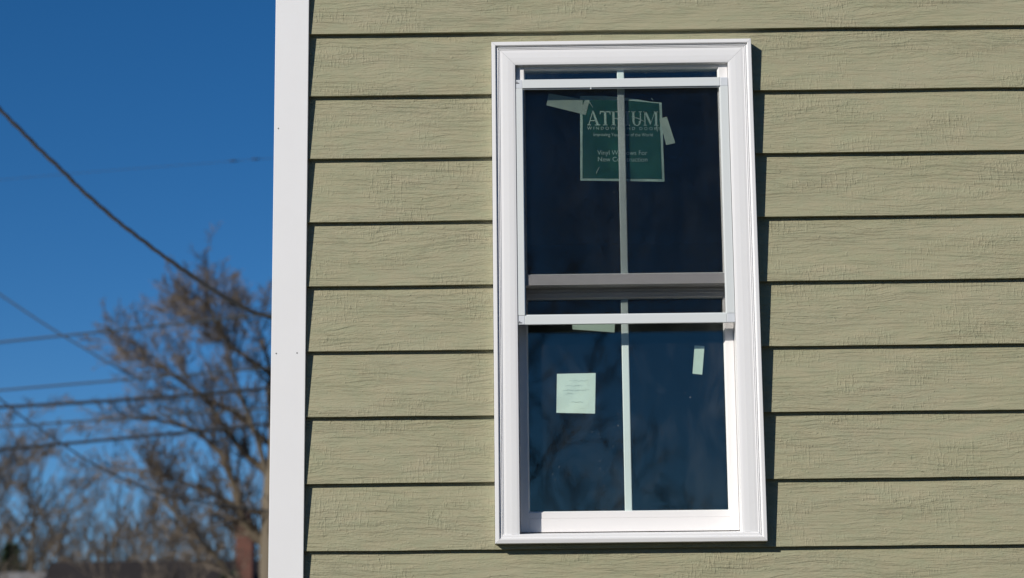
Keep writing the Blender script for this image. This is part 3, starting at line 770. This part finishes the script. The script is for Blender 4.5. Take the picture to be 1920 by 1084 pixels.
# ------------------------------------------------------------------ neighbours
def neighbour(label, x0, x1, y0, y1, ze, zr, roofm, name='house'):
    h = empty(name, ((x0+x1)/2, y0, 0)); tag(h, label, 'house', 'neighbouring houses')
    ym = (y0+y1)/2
    MB().add([(x0,y0,0),(x1,y0,0),(x1,y1,0),(x0,y1,0),(x0,y0,ze),(x1,y0,ze),(x1,y1,ze),(x0,y1,ze),(x0,ym,zr-.12),(x1,ym,zr-.12)],
             [(0,1,5,4),(2,3,7,6),(1,2,6,9,5),(3,0,4,8,7)]).build('wall', M['nwall'], h, loc=((x0+x1)/2, y0, 0))
    e = .35; s = (zr-ze)/(ym-y0); z_ = ze-e*s
    r = MB()
    for sgn, (ya, yb) in ((1, (y0-e, ym)), (-1, (y1+e, ym))):
        r.add([(x0-e,ya,z_+.02),(x1+e,ya,z_+.02),(x1+e,yb,zr+.02),(x0-e,yb,zr+.02),(x0-e,ya,z_-.12),(x1+e,ya,z_-.12),(x1+e,yb,zr-.12),(x0-e,yb,zr-.12)],
              [(0,1,2,3),(7,6,5,4),(0,4,5,1),(0,3,7,4),(1,5,6,2)] if sgn > 0 else [(3,2,1,0),(4,5,6,7),(1,5,4,0),(4,7,3,0),(2,6,5,1)])
    rf = r.build('roof', roofm, h, loc=((x0+x1)/2, ym, zr))
    return h, rf
h1, r1 = neighbour('low neighbouring house with dark shingle roof and brick chimney', -11.9, 0.5, 43, 52, 3.0, 5.25, M['shingle'])
ch = MB(); ch.box(-7.30, -6.90, 45.6, 46.3, 3.9, 5.95); ch.box(-7.33, -6.87, 45.56, 46.34, 5.95, 6.05)
ch.build('chimney', M['brick'], r1, loc=(-7.08, 46, 3.9))
MB().tube([(-7.08, 45.95, 6.05), (-7.08, 45.95, 6.3)], .10, 10).build('flue', M['brick'], r1, loc=(-7.08, 45.95, 6.05))
h2, r2 = neighbour('grey roofed outbuilding in the lower left corner of the picture', -16.5, -11.05, 38, 43, 2.9, 4.55, M['shingle_light'], 'garden_shed')
h2['category'] = 'shed'
neighbour('unseen two storey house added behind the viewer to block sky light, right side', 7, 24, -26, -14, 7.5, 10.5, M['shingle'])  # this and the next house are added out of view to screen low sky
neighbour('unseen one storey house added behind the viewer to block sky light, left side', -30, -13, -10, -1, 4.6, 7.0, M['shingle'])
# evergreen shrub between the roofs
def evergreen(base, h, r, label, seed, n=5200, big=1.0, grp=None):
    rng = random.Random(seed); b = Vector(base); t = empty('evergreen_tree', tuple(b)); tag(t, label, 'tree', grp)
    MB().tube([b, b+Vector((0, 0, h*.95))], [.12, .02], 7).build('trunk', M['bark'], t, True, loc=tuple(b))
    m = MB()
    for i in range(n):
        s = rng.random()**.75; z = h*(.08+.92*s); rr = r*(1.02-s)*(.35+.65*rng.random()**.5)*(1+.22*math.sin(z*7+seed))
        a = rng.random()*6.283; p = b+Vector((math.cos(a)*rr, math.sin(a)*rr, z))
        d = Vector((math.cos(a)+rng.gauss(0, .4), math.sin(a)+rng.gauss(0, .4), rng.gauss(-.1, .4))).normalized()
        w = d.cross(Vector((rng.gauss(0, 1), rng.gauss(0, 1), rng.gauss(0, 1)))).normalized(); L = rng.uniform(.10, .24)*big
        o = len(m.v); m.v += [tuple(p), tuple(p+d*L*.5+w*.035*big*big), tuple(p+d*L), tuple(p+d*L*.5-w*.035*big*big)]; m.f.append((o, o+1, o+2, o+3))
    m.build('crown', M['needle'], t, loc=tuple(b)); return t
evergreen((-13.9, 50, 0), 5.9, 1.5, 'small dark evergreen rising between the two neighbouring roofs', 3)
evergreen((-6.0, 36, 0), 4.15, 1.5, 'rounded dark evergreen low beside the corner board', 4)

EG = 'unseen evergreens added behind the viewer to block sky light'  # trees added out of view to cut the blue sky fill in shadows
for i, (x, y, h, rr, lb) in enumerate(((4.9, -8.5, 10, 2.3, 'tall unseen evergreen added behind the viewer to block sky, nearest on the right'), (9.5, -7.5, 11, 2.6, 'tall unseen evergreen added behind the viewer to block sky, second on the right'),
        (14.5, -5.5, 10, 2.6, 'tall unseen evergreen added behind the viewer to block sky, farthest on the right'), (-4.6, -14, 9.5, 2.2, 'unseen evergreen added behind the viewer to block sky, left of centre'),
        (-10.5, -5.5, 8.5, 2.2, 'unseen evergreen added to block sky, left of the viewer beside the low house'))):
    evergreen((x, y, 0), h, rr, lb, 70+i, 9000, 2.0, EG)
